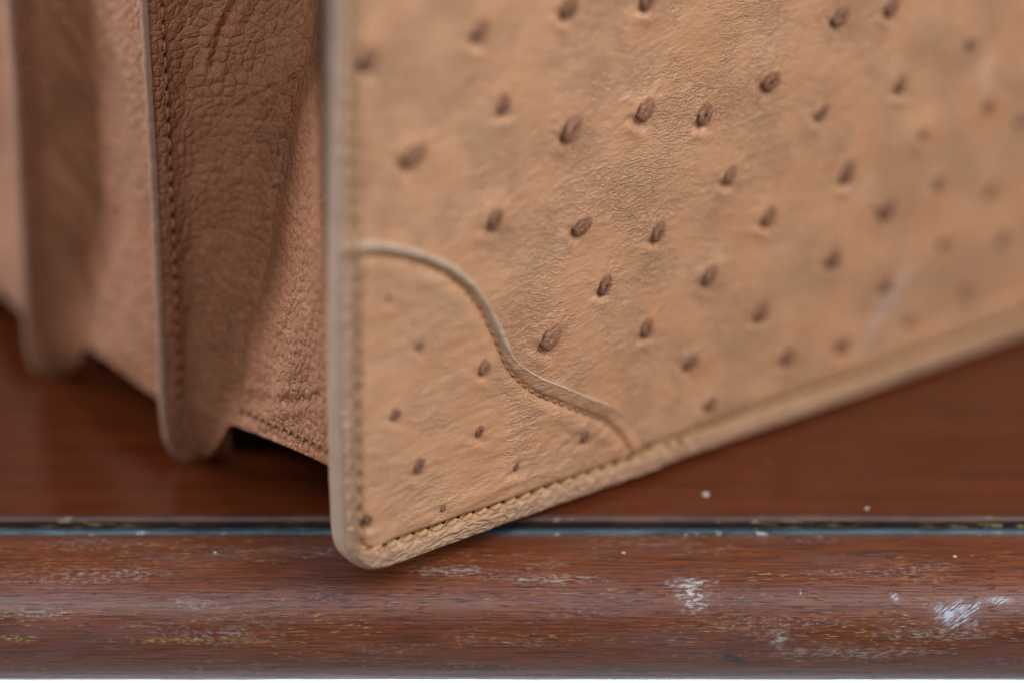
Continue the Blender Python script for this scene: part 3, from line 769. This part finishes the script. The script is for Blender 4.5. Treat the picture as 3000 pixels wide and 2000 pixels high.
# hand-placed creases on the first pleat, given in pixels on the hide
def near(px, py):
    w = S.reshape(-1, 3)/1000; Wp = BAG0 + w[:, :1]*ux + w[:, 1:2]*gx + w[:, 2:]*np.array([0, 0, 1.0]) - CAM
    dep = Wp @ Fv; X = 1500+FPX*(Wp @ Rv)/dep; Y = 1000-FPX*(Wp @ Uv)/dep
    n0 = int(np.argmax(S[:, 200, 1] > G_R1))*S.shape[1]
    k = np.argmin(((X-px)**2+(Y-py)**2)[:n0]); return AC.reshape(-1)[k], ZZ.reshape(-1)[k]
for path, depth, wid in [([(700,-20),(665,60),(640,110),(625,200)], -0.9, 0.8), ([(935,140),(880,200),(845,240),(830,300)], -0.8, 0.7),
                         ([(845,270),(838,350),(820,430),(808,520),(796,600)], -0.9, 0.7), ([(800,255),(740,285),(690,315)], -0.45, 0.5),
                         ([(720,900),(700,1000),(690,1150)], -0.5, 1.6), ([(930,1165),(860,1175),(790,1180),(720,1165)], -0.5, 0.9)]:
    q = np.array([near(*p) for p in path]); q, _ = resample(q, 60, 4)
    m = (AC > q[:, 0].min()-6) & (AC < q[:, 0].max()+6) & (ZZ > q[:, 1].min()-6) & (ZZ < q[:, 1].max()+6)
    pts_ = np.stack([AC[m], ZZ[m]], -1); dm = np.sqrt(((pts_[:, None, :]-q[None])**2).sum(-1)).min(1)
    dm = dm + 0.35*pn[3](pts_[:, 0]*0.6, pts_[:, 1]*0.6)
    D[m] += depth*np.exp(-(dm/wid)**2) - depth*0.45*np.exp(-((dm-wid*2.2)/(wid*1.2))**2)
S = S + NRM*(D*flat)[..., None]
gus = mesh_obj('side_gusset', S/1000, grid_faces(*S.shape[:2], flip=False), M['gusset'], bag,
               attrs={'flow': np.stack([AC*(1.0+0.0035*np.clip(40-AC, 0, 40)*2.2), ZZ, 0*ZZ], -1)})
gus['label'] = 'pebbled red-brown pleated gusset between the panels'
sol = gus.modifiers.new('thickness', 'SOLIDIFY'); sol.thickness = 0.0009; sol.offset = -1.0

# pale cut edges of the two doubled ridges
def cut_edge(Rl, g):
    z = np.linspace(0.6, ZMAX, 260); u0 = uz(Rl, z)
    v = []
    for du, dg in [(0.6, -1.18), (-0.10, -1.15), (-0.34, -0.7), (-0.42, 0), (-0.34, 0.7), (-0.10, 1.15), (0.6, 1.18)]:
        v.append(np.stack([u0+du+0.05*pn[2](z*0.7, z*0+du), g+dg+0*z, z], -1))
    return mesh_obj('cut_edge', np.array(v)/1000, grid_faces(7, len(z), flip=False), M['gusset_edge'], gus)
s = NT('gusset_cut_edge'); n = s.noise(s.obj(), 500, 5)
M['gusset_edge'] = s.out(s.mix(s.mapr(n, .3, .7), (0.22, 0.115, 0.074), (0.31, 0.18, 0.125)), 0.55, s.bump(n, .5, .0003), spec=0.3)
cut_edge(R1, G_R1); cut_edge(R2, G_R2)
# seam along the first ridge
S_G = stitch_data('stitch', 1.9, 0.30, M['thread_red'])
zz = np.arange(14, ZMAX-2, 3.35)
for i, z in enumerate(zz):
    u0 = float(uz(R1, z))+3.6; u1 = float(uz(R1, z+1))+3.6; a = math.atan2(1.0, u1-u0)
    y = G_R1-1.22
    put(S_G, 'stitch', gus, u0, y-0.10, z, a, random.uniform(-.06, .06))
    put(HOLE, 'needle_hole', gus, u0+0.05, y-0.02, z+1.7, a, -0.75).scale = (0.95, 0.6, 0.62)
# hem stitches under the first pleat
hem = S[3:58:4, 0]
for i in range(len(hem)):
    p = hem[i]; q = hem[min(i+1, len(hem)-1)] if i < len(hem)-1 else hem[i]
    k = 3+4*i; zi = 8; r_ = S[k, zi]; nn = NRM[k, zi]
    o = put(S_P, 'stitch', gus, *(r_+nn*0.35*(1 if nn[0] < 0 else -1)), 0.0)
    o.rotation_euler = (0, 0, math.radians(60)); o.scale = (0.8, 0.8, 0.8)

# dividers, base and back inside the bag
for g in (G_R1, G_R2):
    L = R1 if g == G_R1 else R2
    box('divider', ((uz(L, 0.3)+FL+6)/1000, (g-0.8)/1000, -0.00005), (UMAX/1000, (g+0.8)/1000, ZMAX/1000), M['lining'], bag)
box('back_panel', ((UL-6+2)/1000, G_R3/1000, -0.00005), (UMAX/1000, (G_R3+5)/1000, ZMAX/1000), M['gusset'], bag, bevel=0.001)
box('base', ((UL+26)/1000, (THK)/1000, 0.016), (UMAX/1000, (G_R3-.2)/1000, 0.018), M['lining'], bag)

# ------------------------------------------------------------------ crumbs on the table top
s = NT('white_crumb'); n = s.noise(s.obj(), 900, 4)
M['crumb'] = s.out(s.mix(n, (0.45, 0.40, 0.36), (0.70, 0.66, 0.62)), 0.7)
def crumb(px, py, r, label):
    n = make_perlin(int(px)); A_ = np.linspace(0, math.pi, 8); B_ = np.linspace(0, 2*math.pi, 12, endpoint=False)
    a, b = np.meshgrid(A_, B_, indexing='ij'); x, y, z = np.sin(a)*np.cos(b), np.sin(a)*np.sin(b), np.cos(a)
    k = 1+0.3*n(x*1.6+5, y*1.6+z*1.3)
    o = mesh_obj('crumb', np.stack([x*k, y*k*0.8, (z*0.6+0.5)*k], -1)*r, grid_faces(8, 12, wrap=True, flip=True), M['crumb'])
    w = on_table(px, py); o.location = (w[0], w[1], -0.0001); return tag(o, label, 'crumb')
crumb(2067, 1451, 0.00075, 'whitish crumb lying alone on the table top near the bag bottom edge')
crumb(2539, 1490, 0.00045, 'smaller dull crumb on the table top close to the table edge')
